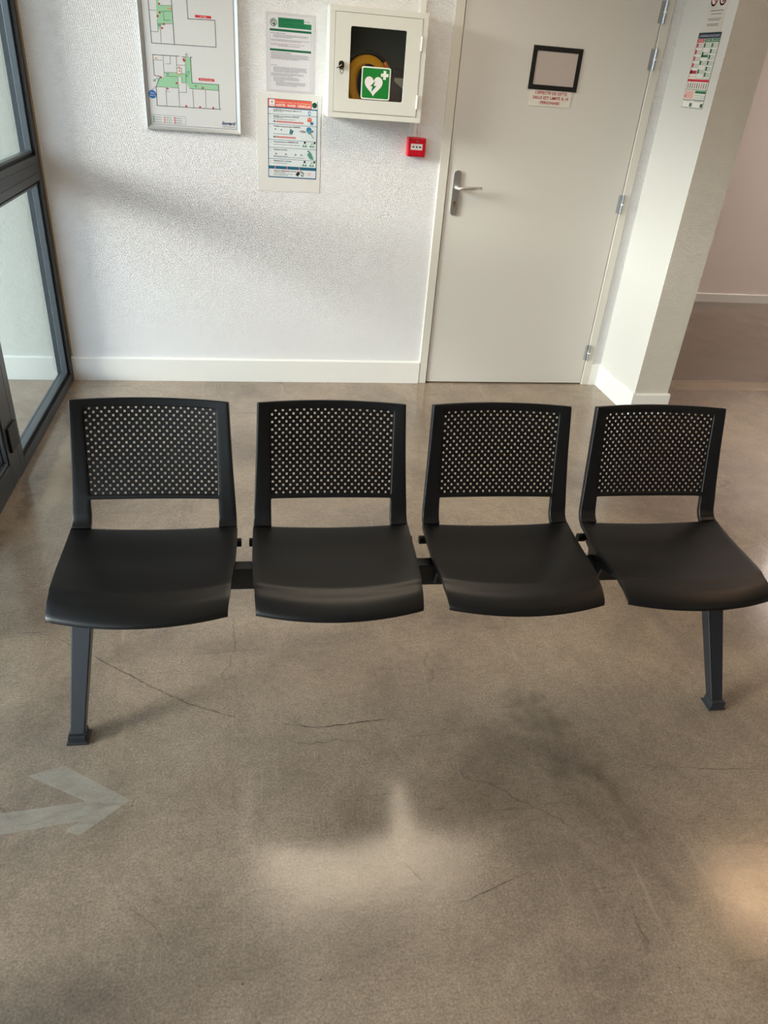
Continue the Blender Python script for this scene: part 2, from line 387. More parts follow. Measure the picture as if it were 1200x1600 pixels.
SEAT = [(-.004, .450, .2105), (0.002, .463, .211), (.035, .479, .2135), (.062, .4840, .2150), (.077, .4880, .216), (.094, .4889, .217), (.15, .488, .2197), (.22, .486, .222), (.29, .489, .222), (.338, .495, .221)]
BACK = [(.338, .495, .221), (.352, .503, .2205), (.362, .518, .2195), (.369, .545, .218), (.385, .60, .2145), (.411, .70, .209), (.434, .795, .205), (.442, .824, .204)]
def catmull(P, t):
    n = len(P) - 1; i = min(int(t * n), n - 1); f = t * n - i
    p0 = P[max(i - 1, 0)]; p1 = P[i]; p2 = P[i + 1]; p3 = P[min(i + 2, n)]
    return tuple(0.5 * ((2 * b) + (c - a) * f + (2 * a - 5 * b + 4 * c - d) * f * f + (-a + 3 * b - 3 * c + d) * f ** 3) for a, b, c, d in zip(p0, p1, p2, p3))
def seat_pt(u, t):
    y, z, w = catmull(SEAT, t)
    k = max(0.0, 1 - y / .24); y2 = y - .036 * (1 - u * u) * (k ** 0.8)
    z2 = z - .009 * (1 - u * u) * min(1, max(0, y / .09)) * (0.4 + 0.6 * min(1, max(0, (y - .05) / .15)))
    y2 += 0.006 * (1 - u ** 8) * max(0, (t - .85) / .15)
    z2 -= 0.004 * (1 - u ** 8) * max(0, (t - .9) / .1)
    return (u * w, y2, z2)
def back_at_z(z):
    lo, hi = 0.0, 1.0
    for _ in range(40):
        mid = (lo + hi) / 2
        if catmull(BACK, mid)[1] < z: lo = mid
        else: hi = mid
    return (lo + hi) / 2
def back_pt(x, t, off=0.0):
    y, z, w = catmull(BACK, t)
    k = .024 * min(1, max(0, (z - .50) / .32)) ** 0.8
    return (x, y + k * (1 - (x / w) ** 2) + off, z)

def seat_mesh():
    bm = bmesh.new(); nu, nt = 28, 36
    G = [[bm.verts.new(seat_pt(-1 + 2 * i / nu, j / nt)) for i in range(nu + 1)] for j in range(nt + 1)]
    for j in range(nt):
        for i in range(nu): bm.faces.new((G[j][i], G[j][i + 1], G[j + 1][i + 1], G[j + 1][i]))
    return bm
PW = 0.171                     # half width of the perforated field
ZG0, ZP0, ZP1 = .560, .572, .802   # gap top, field bottom, field top
def back_mesh():
    bm = bmesh.new()
    ts = [back_at_z(.495) * 0 + k * back_at_z(ZG0) / 12 for k in range(12)]
    tg = back_at_z(ZG0); tp0 = back_at_z(ZP0); tp1 = back_at_z(ZP1)
    rows = [k * tg / 12 for k in range(13)] + [tp0] + [tp0 + (tp1 - tp0) * k / 14 for k in range(1, 15)] + [tp1 + (1 - tp1) * 0.5, 1.0]
    ni = 16; G = []
    for t in rows:
        w = catmull(BACK, t)[2]
        xs = [-w, -w + 0.3 * (w - PW), -w + .7 * (w - PW), -PW] + [-PW + 2 * PW * k / ni for k in range(1, ni)] + [PW, w - .7 * (w - PW), w - .3 * (w - PW), w]
        G.append([bm.verts.new(back_pt(x, t)) for x in xs])
    nx = len(G[0])
    for j in range(len(rows) - 1):
        for i in range(nx - 1):
            inner = 3 <= i < nx - 4
            if inner and (rows[j] < tg - 1e-6 or (rows[j] >= tp0 - 1e-6 and rows[j] < tp1 - 1e-6)): continue
            bm.faces.new((G[j][i], G[j][i + 1], G[j + 1][i + 1], G[j + 1][i]))
    for v in [v for v in bm.verts if not v.link_faces]: bm.verts.remove(v)
    return bm
def field_mesh():
    bm = bmesh.new(); NC, NR = 35, 23
    cx = 2 * PW / NC; hx = 0.0028; t0, t1 = back_at_z(ZP0 - .002), back_at_z(ZP1 + .002)
    z0, z1 = ZP0 - .002, ZP1 + .002; cz = (z1 - z0) / NR; hz = 0.0029
    xs, zs = [-PW - .003], [z0 - .003]
    for c in range(NC):
        m = -PW + (c + .5) * cx; xs += [m - hx, m + hx]
    xs.append(PW + .003)
    for r in range(NR):
        m = z0 + (r + .5) * cz; zs += [m - hz, m + hz]
    zs.append(z1 + .003)
    T = [back_at_z(z) for z in zs]
    G = [[bm.verts.new(back_pt(x, t, .0035)) for x in xs] for t in T]
    for j in range(len(zs) - 1):
        for i in range(len(xs) - 1):
            if i % 2 == 1 and j % 2 == 1 and ((i // 2) + (j // 2)) % 2 == 1: continue
            bm.faces.new((G[j][i], G[j][i + 1], G[j + 1][i + 1], G[j + 1][i]))
    return bm
def orient(bm, d):
    d = Vector(d); bm.normal_update()
    for f in bm.faces:
        if f.normal.dot(d) < 0: f.normal_flip()
    return bm
def solid(o, t, off=-1, bev=0.003, seg=3):
    s = o.modifiers.new('solid', 'SOLIDIFY'); s.thickness = t; s.offset = off
    if bev:
        b = o.modifiers.new('bevel', 'BEVEL'); b.width = bev; b.segments = seg; b.limit_method = 'ANGLE'; b.angle_limit = math.radians(50)
seat0 = None
def bracket_mesh(s):
    bm = bmesh.new()
    pts = [(.085, .474), (.11, .455), (.19, .425), (.208, .375), (.268, .375), (.29, .43), (.315, .435), (.335, .455), (.346, .488), (.20, .478)]
    prism(bm, pts, s * .196, s * .204, 'x')
    return bm
def bolt_mesh(s):
    bm = bmesh.new(); cyl(bm, (s * .2215, .318, .452), .0125, .024, 'x', 18); cyl(bm, (s * .213, .318, .452), .008, .022, 'x', 12)
    return bm
protos = {}
for k in range(4):
    if k == 0:
        s = link('seat', orient(seat_mesh(), (0, 0, 1)), M_PLAST, bench, smooth=True); solid(s, .013); protos['seat'] = s
        b = link('backrest', orient(back_mesh(), (0, -1, .3)), M_PLAST, bench, smooth=True); solid(b, .017, -1); protos['back'] = b
        f = link('perforated_panel', orient(field_mesh(), (0, -1, .3)), M_PLAST, parent=b); solid(f, .0014, -1, 0); protos['field'] = f
        for sg in (-1, 1):
            protos[('br', sg)] = part('seat_bracket', bracket_mesh(sg), M_METAL, bench, bevel=.0015)
            protos[('bo', sg)] = part('bolt', bolt_mesh(sg), M_RUB, bench, bevel=.002)
    else:
        dx = k * PITCH; made = {}
        for key, p in protos.items():
            c = p.copy(); COL.objects.link(c); made[key] = c
            if key == 'field': c.parent = made['back']
            else: c.parent = bench; c.location = (dx, 0, 0)
# beam
x0b, x1b = -.205, 3 * PITCH + .205
bm = bmesh.new(); loft(bm, [[(x, y, z) for y, z in ((.217, .362), (.257, .362), (.257, .432), (.217, .432))] for x in (x0b, x1b)]); part('beam', bm, mat('beam_black', (20, 22, 24), 0.4), bench, bevel=.004, seg=3)
for x, s in ((x0b, -1), (x1b, 1)):
    bm = bmesh.new(); box(bm, min(x, x + s * .006), max(x, x + s * .006), .219, .255, .364, .430); part('beam_end_cap', bm, M_RUB, bench, bevel=.002)
def leg_mesh(xf, xt, yf, yt):
    bm = bmesh.new()
    def sec(x, y, z, w, d): return [(x - w / 2, y - d / 2, z), (x + w / 2, y - d / 2, z), (x + w / 2, y + d / 2, z), (x - w / 2, y + d / 2, z)]
    R = []
    for q in (0, .12, .5, 1.0):
        R.append(sec(xf + (xt - xf) * q, yf + (yt - yf) * q, .014 + (.375 - .014) * q, .037 + .018 * q, .036 + .014 * q))
    loft(bm, R); return bm
def foot_mesh(x, y):
    bm = bmesh.new()
    def sec(z, w, d): return [(x - w / 2, y - d / 2, z), (x + w / 2, y - d / 2, z), (x + w / 2, y + d / 2, z), (x - w / 2, y + d / 2, z)]
    loft(bm, [sec(0.0, .056, .052), sec(.006, .056, .052), sec(.0075, .046, .044), sec(.027, .0445, .043), sec(.029, .0425, .041)])
    return bm
for xf, xt in ((-.207, -.180), (3 * PITCH + .210, 3 * PITCH + .180)):
    for yf, yt in ((.044, .222), (.590, .252)):
        l = part('leg', leg_mesh(xf, xt, yf, yt), M_METAL, bench, bevel=.003, seg=3)
        part('foot', foot_mesh(xf, yf), M_FOOT, l, bevel=.0012)

# ------------------------------------------------------------------ printing
class Sheet:
    """flat printed matter: coloured shapes laid in thin layers over one sheet. u to the right, v up, n out of the sheet."""
    def __init__(s, origin, U, V, Nn, th=0.0012):
        s.o, s.U, s.V, s.N = Vector(origin), Vector(U), Vector(V), Vector(Nn); s.bm = bmesh.new(); s.m = []; s.th = th
    def mi(s, rgb, rough=0.5):
        k = 'ink_%d_%d_%d_%d' % (*rgb, int(rough * 100)); m = mat(k, rgb, rough)
        if m not in s.m: s.m.append(m)
        return s.m.index(m)
    def P(s, u, v, d): return s.o + s.U * u + s.V * v + s.N * d
    def slab(s, pts, rgb, d0, d1, rough=0.5):
        i = s.mi(rgb, rough); a = [s.P(u, v, d0) for u, v in pts]; b = [s.P(u, v, d1) for u, v in pts]; loft(s.bm, [a, b], mi=i)
    def poly(s, pts, rgb, lay=1):
        f = s.bm.faces.new([s.bm.verts.new(s.P(u, v, s.th + lay * .00025)) for u, v in pts]); f.material_index = s.mi(rgb)
        f.normal_update()
        if f.normal.dot(s.N) < 0: f.normal_flip()
    def rect(s, u0, v0, u1, v1, rgb, lay=1): s.poly([(u0, v0), (u1, v0), (u1, v1), (u0, v1)], rgb, lay)
    def line(s, pts, w, rgb, lay=2, closed=False):
        pp = list(pts) + ([pts[0]] if closed else [])
        for (a, b), (c, d) in zip(pp, pp[1:]):
            L = math.hypot(c - a, d - b)
            if L < 1e-6: continue
            ex, ey = (c - a) / L * w / 2, (d - b) / L * w / 2
            s.poly([(a - ex + ey, b - ey - ex), (c + ex + ey, d + ey - ex), (c + ex - ey, d + ey + ex), (a - ex - ey, b - ey + ex)], rgb, lay)
    def disc(s, u, v, r, rgb, lay=2, n=24): s.poly([(u + r * math.cos(2 * math.pi * i / n), v + r * math.sin(2 * math.pi * i / n)) for i in range(n)], rgb, lay)
    def ring(s, u, v, r, w, rgb, lay=3, n=32): s.line([(u + r * math.cos(2 * math.pi * i / n), v + r * math.sin(2 * math.pi * i / n)) for i in range(n)], w, rgb, lay, True)
    def greek(s, u0, v, u1, h, rgb, lay=2):
        """one row of small print, too fine to read: word-long strokes"""
        u = u0
        while u < u1 - h:
            w = min(random.uniform(1.5, 6) * h, u1 - u); s.rect(u, v, u + w, v + h, rgb, lay); u += w + h * .8
    def text(s, string, u, v, size, rgb, lay=3, align='LEFT', width=None, bold=0.0, shear=0.0):
        cu = bpy.data.curves.new('t', 'FONT'); cu.body = string; cu.size = size; cu.align_x = align; cu.offset = bold; cu.shear = shear; cu.resolution_u = 2
        ob = bpy.data.objects.new('t', cu); COL.objects.link(ob); dg = bpy.context.evaluated_depsgraph_get(); dg.update()
        me = bpy.data.meshes.new_from_object(ob.evaluated_get(dg)); vs = [v_.co.copy() for v_ in me.vertices]
        if vs:
            x0_ = min(c.x for c in vs); x1_ = max(c.x for c in vs)
            kx = width / (x1_ - x0_) if width else 1.0
            off = {'LEFT': x0_, 'CENTER': (x0_ + x1_) / 2}[align]
            nv = [s.bm.verts.new(s.P(u + (c.x - off) * kx, v + c.y, s.th + lay * .00025)) for c in vs]; i = s.mi(rgb)
            for p in me.polygons:
                try:
                    f = s.bm.faces.new([nv[q] for q in p.vertices]); f.material_index = i; f.normal_update()
                    if f.normal.dot(s.N) < 0: f.normal_flip()
                except ValueError: pass
        bpy.data.objects.remove(ob); bpy.data.meshes.remove(me); bpy.data.curves.remove(cu)
    def build(s, name, parent=None, about=None):
        if about is not None: local(s.bm, about)
        return link(name, s.bm, s.m, parent=parent)

RED, GRN, BLK, WHT = (196, 30, 44), (24, 132, 84), (24, 26, 30), (236, 236, 232)
GREY = (120, 122, 124)

# --- evacuation plan
plan = empty('evacuation_plan', (-0.266, YW, 1.60)); O = (-0.266, YW, 1.60)
tag(plan, 'framed evacuation plan with green corridors hanging on the white wall near the windows', 'evacuation plan')
bm = bmesh.new(); PX0, PX1, PZ0, PZ1 = -.492, -.041, 1.288, 1.925
def pframe(bm):
    w = .018
    outer = [(PX0, PZ0), (PX1, PZ0), (PX1, PZ1), (PX0, PZ1)]; inner = [(PX0 + w, PZ0 + w), (PX1 - w, PZ0 + w), (PX1 - w, PZ1 - w), (PX0 + w, PZ1 - w)]
    for (yo, yi) in ((YW - .012, YW - .020),):
        A = [bm.verts.new((x, YW, z)) for x, z in outer]; B = [bm.verts.new((x, yo, z)) for x, z in outer]
        C_ = [bm.verts.new((x + (.006 if i in (0, 3) else -.006), yi, z + (.006 if i < 2 else -.006))) for i, (x, z) in enumerate(outer)]
        D = [bm.verts.new((x, yi + .005, z)) for x, z in inner]; E_ = [bm.verts.new((x, YW - .006, z)) for x, z in inner]
        for P_, Q in ((A, B), (B, C_), (C_, D), (D, E_)):
            for i in range(4): bm.faces.new((P_[i], P_[(i + 1) % 4], Q[(i + 1) % 4], Q[i]))
pframe(bm); part('clip_frame', local(bm, O), mat('frame_silver', (196, 198, 198), 0.3, metal=0.5), plan)
sh = Sheet((0, YW - .010, 0), (1, 0, 0), (0, 0, 1), (0, -1, 0), 0.001)
sh.slab([(PX0 + .016, PZ0 + .016), (PX1 - .016, PZ0 + .016), (PX1 - .016, PZ1 - .016), (PX0 + .016, PZ1 - .016)], (214, 214, 214), -.008, .001, .25)
sh.line([(-.4705, 1.311), (-.065, 1.311), (-.065, 1.90), (-.4705, 1.90)], .0016, (70, 74, 80), closed=True)
LINES= [[(-0.4396, 1.8849),(-0.4381, 1.6432), (-0.1488, 1.6476), (-0.1496, 1.752), (-0.2697, 1.7487), (-0.2711, 1.8885),(-0.4396, 1.8849)], [(-0.3375, 1.885), (-0.3371, 1.6462)], [(-0.4383, 1.7687), (-0.4073, 1.7692)], [(-0.4378, 1.6883), (-0.406, 1.6883), (-0.4056, 1.7361)], [(-0.394, 1.7189), (-0.3955, 1.6451)], [(-0.3939, 1.7201), (-0.3382, 1.7244)], [(-0.376, 1.7665), (-0.3763, 1.7344), (-0.3481, 1.7366)], [(-0.3852, 1.7677), (-0.3407, 1.7713)], [(-0.388, 1.7893), (-0.3391, 1.7925)], [(-0.318, 1.5999), (-0.4375, 1.5975), (-0.4378, 1.5144), (-0.4162, 1.5141)], [(-0.4115, 1.5128), (-0.4335, 1.4697), (-0.4355, 1.3911), (-0.1371, 1.3937)], [(-0.1441, 1.3941), (-0.1445, 1.4967), (-0.2669, 1.4958), (-0.2685, 1.6001), (-0.2603, 1.5994)], [(-0.3061, 1.5986), (-0.2796, 1.5993)], [(-0.3914, 1.5975), (-0.393, 1.5145)], [(-0.3604, 1.5977), (-0.3614, 1.5659), (-0.3807, 1.5653)], [(-0.3325, 1.5984), (-0.3344, 1.5336), (-0.3917, 1.5305)], [(-0.3322, 1.5637), (-0.2939, 1.5656)], [(-0.3332, 1.5508), (-0.3119, 1.5515), (-0.3133, 1.5316), (-0.2962, 1.532)], [(-0.2919, 1.5963), (-0.2951, 1.4544), (-0.3311, 1.4534)], [(-0.3847, 1.515), (-0.3313, 1.5166), (-0.3312, 1.4709), (-0.3714, 1.4695)], [(-0.3143, 1.5169), (-0.3145, 1.4939), (-0.2939, 1.494)], [(-0.4335, 1.4697), (-0.3884, 1.4701), (-0.3913, 1.3917)], [(-0.3312, 1.4709), (-0.3314, 1.3934)], [(-0.266, 1.4709), (-0.2658, 1.3953)], [(-0.2067, 1.4727), (-0.2073, 1.396)], [(-0.2807, 1.4721), (-0.1446, 1.4725)], [(-0.437, 1.5774), (-0.3964, 1.5782)], [(-0.3895, 1.456), (-0.3728, 1.4519)]]
GREENS= [[(-0.4042, 1.88), (-0.3968, 1.88), (-0.3926, 1.789), (-0.3391, 1.7925), (-0.341, 1.7258), (-0.3725, 1.7246), (-0.3948, 1.7087), (-0.4043, 1.6917), (-0.4056, 1.7361), (-0.4064, 1.7481)], [(-0.2894, 1.5965), (-0.2686, 1.598), (-0.2669, 1.4958), (-0.2806, 1.473), (-0.2915, 1.4933), (-0.2962, 1.532)], [(-0.2669, 1.4958), (-0.1445, 1.4967), (-0.1446, 1.4733), (-0.2806, 1.473)], [(-0.3918, 1.5296), (-0.2962, 1.532), (-0.2915, 1.4933), (-0.3145, 1.4939), (-0.3143, 1.5169), (-0.3313, 1.5166), (-0.3847, 1.515)], [(-0.4245, 1.5015), (-0.3896, 1.5147), (-0.3313, 1.5166), (-0.3312, 1.4718), (-0.4272, 1.4701)]]
REDS= [(-0.3921, 1.7949), (-0.3925, 1.7632), (-0.4031, 1.7483), (-0.3775, 1.7201), (-0.3868, 1.7044), (-0.2996, 1.5894), (-0.2976, 1.5832), (-0.4094, 1.509), (-0.3381, 1.4901), (-0.3815, 1.4653), (-0.2187, 1.4785), (-0.3004, 1.3976), (-0.2358, 1.3973), (-0.1741, 1.3981)]
ORAN= [(-0.3539, 1.781), (-0.3446, 1.7817), (-0.4235, 1.5847), (-0.3222, 1.5559), (-0.3223, 1.5409), (-0.3353, 1.5292), (-0.3199, 1.5273)]
GSQ= [(-0.2862, 1.6085), (-0.2812, 1.5382), (-0.288, 1.5239), (-0.3769, 1.5229), (-0.4396, 1.494), (-0.2504, 1.4838), (-0.3999, 1.7156)]
for p in GREENS: sh.poly(p, (150, 198, 160), 1)
for i, l in enumerate(LINES): sh.line(l, .0022 if i in (0, 1, 9, 10, 11, 12) else .0013, (52, 54, 60), 2)
for x, z in REDS: sh.rect(x - .0038, z - .0038, x + .0038, z + .0038, (186, 44, 46), 3)
for x, z in ORAN: sh.rect(x - .0042, z - .0028, x + .0042, z + .0028, (226, 150, 96), 3)
for x, z in GSQ: sh.rect(x - .004, z - .004, x + .004, z + .004, (20, 104, 74), 3); sh.rect(x - .0018, z - .0018, x + .0018, z + .0018, (220, 232, 222), 4)
sh.line([(-.4396, 1.494), (-.417, 1.512)], .0014, (70, 90, 110), 3)
for (x0_, x1_, z0_, z1_, t) in ((-.238, -.165, 1.7565, 1.7665, '1er Étage'), (-.236, -.163, 1.508, 1.5185, 'Rez de chaussée')):
    sh.poly(rrect(x0_, x1_, z0_, z1_, .004), (200, 36, 44), 2); sh.text(t, (x0_ + x1_) / 2, z0_ + .0026, .0085, (240, 226, 222), 3, 'CENTER')
sh.disc(-.4534, 1.4373, .0175, (30, 100, 170), 3); sh.text('Vous', -.4534, 1.4395, .010, WHT, 4, 'CENTER'); sh.text('êtes ici', -.4534, 1.4305, .009, WHT, 4, 'CENTER')
sh.line([(-.4534, 1.455), (-.437, 1.4697)], .0012, (30, 100, 170), 3)
sh.line(rrect(-.4637, -.307, 1.3169, 1.352, .004), .001, (90, 92, 96), closed=True)
for cx, col in ((-.455, GRN), (-.406, (214, 120, 80)), (-.358, RED)):
    for k in range(3):
        z = 1.3425 - k * .0095; sh.rect(cx - .003, z - .003, cx + .003, z + .003, col, 3); sh.greek(cx + .007, z - .0012, cx + .036, .0022, (110, 112, 116))
sh.text('Isogard', -.135, 1.329, .0205, (24, 52, 104), 3, width=.064, bold=.0006, shear=.25)
sh.text('SÉCURITÉ', -.132, 1.3175, .008, (120, 124, 130), 3, width=.058)
sh.build('printed_plan', plan, O)

# --- notice with green headings
sh = Sheet((0.081, YW, 1.485), (1, 0, 0), (0, 0, 1), (0, -1, 0), .0012)
W, H_ = .231, .321
sh.slab([(0, 0), (W, 0), (W, H_), (0, H_)], (206, 203, 206), 0, .0012, .3)
def R(u0, v0, u1, v1, c, l=2): sh.rect(u0 * W, (1 - v1) * H_, u1 * W, (1 - v0) * H_, c, l)
R(.05, .03, .95, .975, (214, 212, 216), 1)
sh.disc(.155 * W, (1 - .125) * H_, .0155, (40, 80, 66), 2); sh.disc(.155 * W, (1 - .125) * H_, .0125, (206, 214, 208), 3)
sh.ring(.15 * W, (1 - .12) * H_, .0065, .003, (50, 90, 76), 4); sh.disc(.17 * W, (1 - .145) * H_, .004, (40, 60, 54), 5)
R(.25, .06, .92, .18, (8, 116, 72)); R(.77, .055, .925, .115, (210, 214, 212), 3)
sh.text('FICHE 1', .785 * W, (1 - .10) * H_, .0085, (110, 70, 70), 4, width=.026)
sh.text('PREMIERS SECOURS', .27 * W, (1 - .10) * H_, .010, (6, 84, 54), 3, width=.10); sh.text('CONDUITE À TENIR', .27 * W, (1 - .155) * H_, .010, (6, 84, 54), 3, width=.12)
R(.08, .20, .92, .228, (8, 96, 62)); R(.08, .445, .92, .473, (8, 96, 62))
def para(v, n, u0=.1, u1=.9, col=(136, 134, 140), step=.0145):
    for k in range(n): sh.greek(u0 * W, (1 - v - k * step) * H_, (u1 - (random.uniform(.1, .4) if k == n - 1 else random.uniform(0, .05))) * W, .0022, col)
para(.255, 1, .1, .6, (100, 98, 102)); para(.275, 3, .15, .88); para(.335, 2, .1, .9); para(.385, 2, .1, .8, (176, 130, 136)); para(.41, 1, .25, .8)
para(.497, 1, .1, .72, (90, 92, 94)); para(.515, 5, .1, .9); para(.625, 1, .1, .22, (50, 50, 54)); para(.655, 1, .1, .5); para(.68, 5, .15, .85); para(.76, 3, .1, .78); para(.81, 4, .15, .7); para(.87, 4, .2, .85)
sh.line([(.08 * W, .025 * H_), (.92 * W, .025 * H_), (.92 * W, .80 * H_), (.08 * W, .80 * H_)], .0007, (130, 130, 136), 2, True)
o = sh.build('first_aid_notice')
tag(o, 'white paper notice with green heading bars, left of the defibrillator cabinet', 'notice')

# --- first aid poster in a clear pocket
sh = Sheet((0.035, YW, 1.040), (1, 0, 0), (0, 0, 1), (0, -1, 0), .0016)
W, H_ = .313, .441
pk = [(0.0, .0), (.25 * W, -.004), (.7 * W, .001), (W, .003), (W + .001, .3 * H_), (W - .002, .7 * H_), (W, H_), (.55 * W, H_ + .002), (.2 * W, H_ - .002), (0, H_), (-.003, .55 * H_)]
sh.slab(pk, (224, 222, 218), 0, .0016, .18)
w0, w1, h0, h1 = .165, .945, .055, .855
def UV(a, b): return ((w0 + (w1 - w0) * a) * W, (1 - (h0 + (h1 - h0) * b)) * H_)
def R(a0, b0, a1, b1, c, l=2, rad=None):
    (x0_, z1_), (x1_, z0_) = UV(a0, b0), UV(a1, b1)
    if rad: sh.poly(rrect(x0_, x1_, z0_, z1_, rad), c, l)
    else: sh.rect(x0_, z0_, x1_, z1_, c, l)
PW_ = (w1 - w0) * W
R(0, 0, 1, 1, (38, 92, 128), 1); R(0.01, .005, .99, .10, (222, 92, 70), 2)
R(.03, .012, .14, .092, (226, 226, 226), 3, .003); sh.disc(*UV(.085, .04), .005, (150, 160, 180), 4); sh.greek(UV(.05, .08)[0], UV(0, .078)[1], UV(.125, 0)[0], .0018, (120, 120, 130), 4)
R(.88, .0, .99, .10, (222, 224, 220), 3); sh.disc(*UV(.935, .05), .0125, (18, 84, 66), 4); sh.ring(*UV(.935, .05), .0065, .002, (190, 220, 200), 5)
x, z = UV(.16, .048); sh.text("Conduite à tenir en cas d'urgence", x, z, .010, (244, 214, 200), 4, width=.70 * PW_)
x, z = UV(.16, .088); sh.text('ALERTER · MASSER · DÉFIBRILLER', x, z, .0135, (250, 236, 226), 4, width=.70 * PW_, bold=.0003)
rows = [(.115, .185), (.19, .31), (.315, .505), (.51, .605), (.61, .75), (.755, .845), (.885, .985)]
for a, b in rows: R(.015, a, .985, b, (216, 222, 224), 2, .003)
heads = ['ALERTER les Secours, faire le 15', 'Vérifier si la personne RÉAGIT', 'Vérifier si la personne RESPIRE', 'Si la personne ne RESPIRE PAS', 'Alertez un tiers', 'Répétez les 2 minutes', 'Utiliser le défibrillateur dès que possible']
for k, ((a, b), t) in enumerate(zip(rows, heads)):
    x, z = UV(.035, a + .045); sh.text('%d.' % (k + 1), x, z, .013, (208, 150, 150), 3)
    x, z = UV(.11, a + .030); sh.text(t, x, z, .0095, (48, 50, 60) if k < 6 else (120, 40, 50), 3, width=PW_ * min(.6, .0175 * len(t)), bold=.0002)
for a, u1 in ((.158, .3), (.232, .3), (.252, .55), (.435, .5), (.57, .65), (.72, .4), (.73, .75), (.81, .4), (.93, .35), (.95, .5), (.968, .4)):
    x, z = UV(.11, a); sh.greek(x, z, UV(u1, 0)[0], .0022, (110, 114, 120), 3)
for a, u1 in ((.268, .72), (.46, .56)):
    R(.16, a, u1, a + .022, (206, 132, 128), 3); x, z = UV(.10, a + .011); sh.poly([(x, z), (x + .011, z + .005), (x + .011, z - .005)], (50, 60, 74), 4)
R(.81, .128, .86, .178, (60, 130, 180), 3, .002); R(.825, .14, .85, .165, (225, 232, 238), 4)
sh.disc(*UV(.84, .232), .0105, (222, 92, 78), 3); sh.disc(*UV(.815, .24), .006, (222, 92, 78), 4); sh.disc(*UV(.885, .275), .0075, (40, 110, 150), 5)
for u in (.82, .85): x, z = UV(u, .225); sh.rect(x, z - .004, x + .0015, z + .004, WHT, 6)
sh.disc(*UV(.83, .36), .013, (60, 124, 158), 3); sh.disc(*UV(.84, .385), .010, (80, 150, 170), 4); sh.line([UV(.86, .40), UV(.92, .46)], .003, (150, 130, 110), 5); sh.disc(*UV(.90, .375), .004, (40, 50, 60), 5)
sh.poly([UV(.62, .385), UV(.70, .37), UV(.77, .378), UV(.77, .40), UV(.70, .402)], (150, 150, 146), 3)
sh.poly([UV(.45, .36), UV(.52, .385), UV(.49, .43), UV(.43, .42)], (60, 120, 124), 3)
for u, v in ((.15, .375), (.27, .38)): sh.disc(*UV(u, v), .0035, (110, 112, 110), 3)
for v in (.55, .80):
    for u in (.75, .90):
        sh.poly([UV(u - .06, v + .03), UV(u, v - .03), UV(u + .05, v + .03)], (88, 150, 124), 3); sh.disc(*UV(u + (.0 if u < .8 else .05), v - .028), .005, (20, 22, 24), 4); sh.disc(*UV(u, v + .004), .0045, (226, 232, 226), 5)
sh.poly([UV(.80, .68), UV(.85, .625), UV(.90, .67), UV(.94, .74), UV(.86, .735)], (84, 150, 128), 3); sh.disc(*UV(.82, .632), .0035, (24, 40, 40), 4)
for u in (.16, .36, .56, .68): sh.disc(*UV(u, .685), .0035, (120, 122, 122), 3); sh.line([UV(u - .03, .70), UV(u + .03, .69)], .0016, (140, 142, 142), 3)
R(.0, .852, 1, .878, (20, 96, 122), 3)
for u in (.13, .38, .63): R(u, .845, u + .018, .885, (206, 130, 130), 4)
sh.poly([UV(.56, .945), UV(.62, .905), UV(.66, .93), UV(.61, .975)], (40, 38, 38), 3); sh.poly([UV(.67, .96), UV(.70, .905), UV(.745, .925), UV(.72, .975)], (110, 124, 122), 3); sh.disc(*UV(.705, .94), .004, (226, 232, 226), 4)
sh.disc(*UV(.85, .935), .0085, (228, 190, 190), 3)
o = sh.build('rescue_poster')
tag(o, 'orange-headed seven-step rescue poster in a clear plastic pocket on the wall', 'poster')

# --- AED cabinet
CX0, CX1, CZ0, CZ1, CY = .3665, .8205, 1.4025, 1.8495, YW - .15
cab = empty('defibrillator_cabinet', ((CX0 + CX1) / 2, YW, CZ0)); O = ((CX0 + CX1) / 2, YW, CZ0)
tag(cab, 'off-white metal wall cabinet with green heart sign on its window', 'cabinet')
bm = bmesh.new(); t = .004; r = .024
box(bm, CX0, CX0 + t, CY, YW, CZ0, CZ1); box(bm, CX1 - t, CX1, CY, YW, CZ0, CZ1); box(bm, CX0 + t, CX1 - t, CY, YW, CZ0, CZ0 + t); box(bm, CX0 + t, CX1 - t, CY, YW, CZ1 - t, CZ1)
part('cabinet_body', local(bm, O), M_CAB, cab)
bm = bmesh.new(); box(bm, CX0 + t, CX1 - t, YW - .004, YW - .001, CZ0 + t, CZ1 - t); part('back_panel', local(bm, O), M_CABIN, cab)
bm = bmesh.new()
box(bm, CX0, CX0 + r, CY - .002, CY + .004, CZ0 + r, CZ1 - r); box(bm, CX1 - r, CX1, CY - .002, CY + .004, CZ0 + r, CZ1 - r); box(bm, CX0, CX1, CY - .002, CY + .004, CZ0, CZ0 + r); box(bm, CX0, CX1, CY - .002, CY + .004, CZ1 - r, CZ1)
part('front_rim', local(bm, O), M_CAB, cab, bevel=.001)
DX0, DX1, DZ0, DZ1 = CX0 + r + .0018, CX1 - r - .0018, CZ0 + r + .0018, CZ1 - r - .0018
WX0, WX1, WZ0, WZ1 = .463, .7235, 1.485, 1.774
bm = bmesh.new()
outer = [(DX0, DZ0), (DX1, DZ0), (DX1, DZ1), (DX0, DZ1)]
n = 5; inn = rrect(WX0, WX1, WZ0, WZ1, .008, n)      # starts top right, ccw
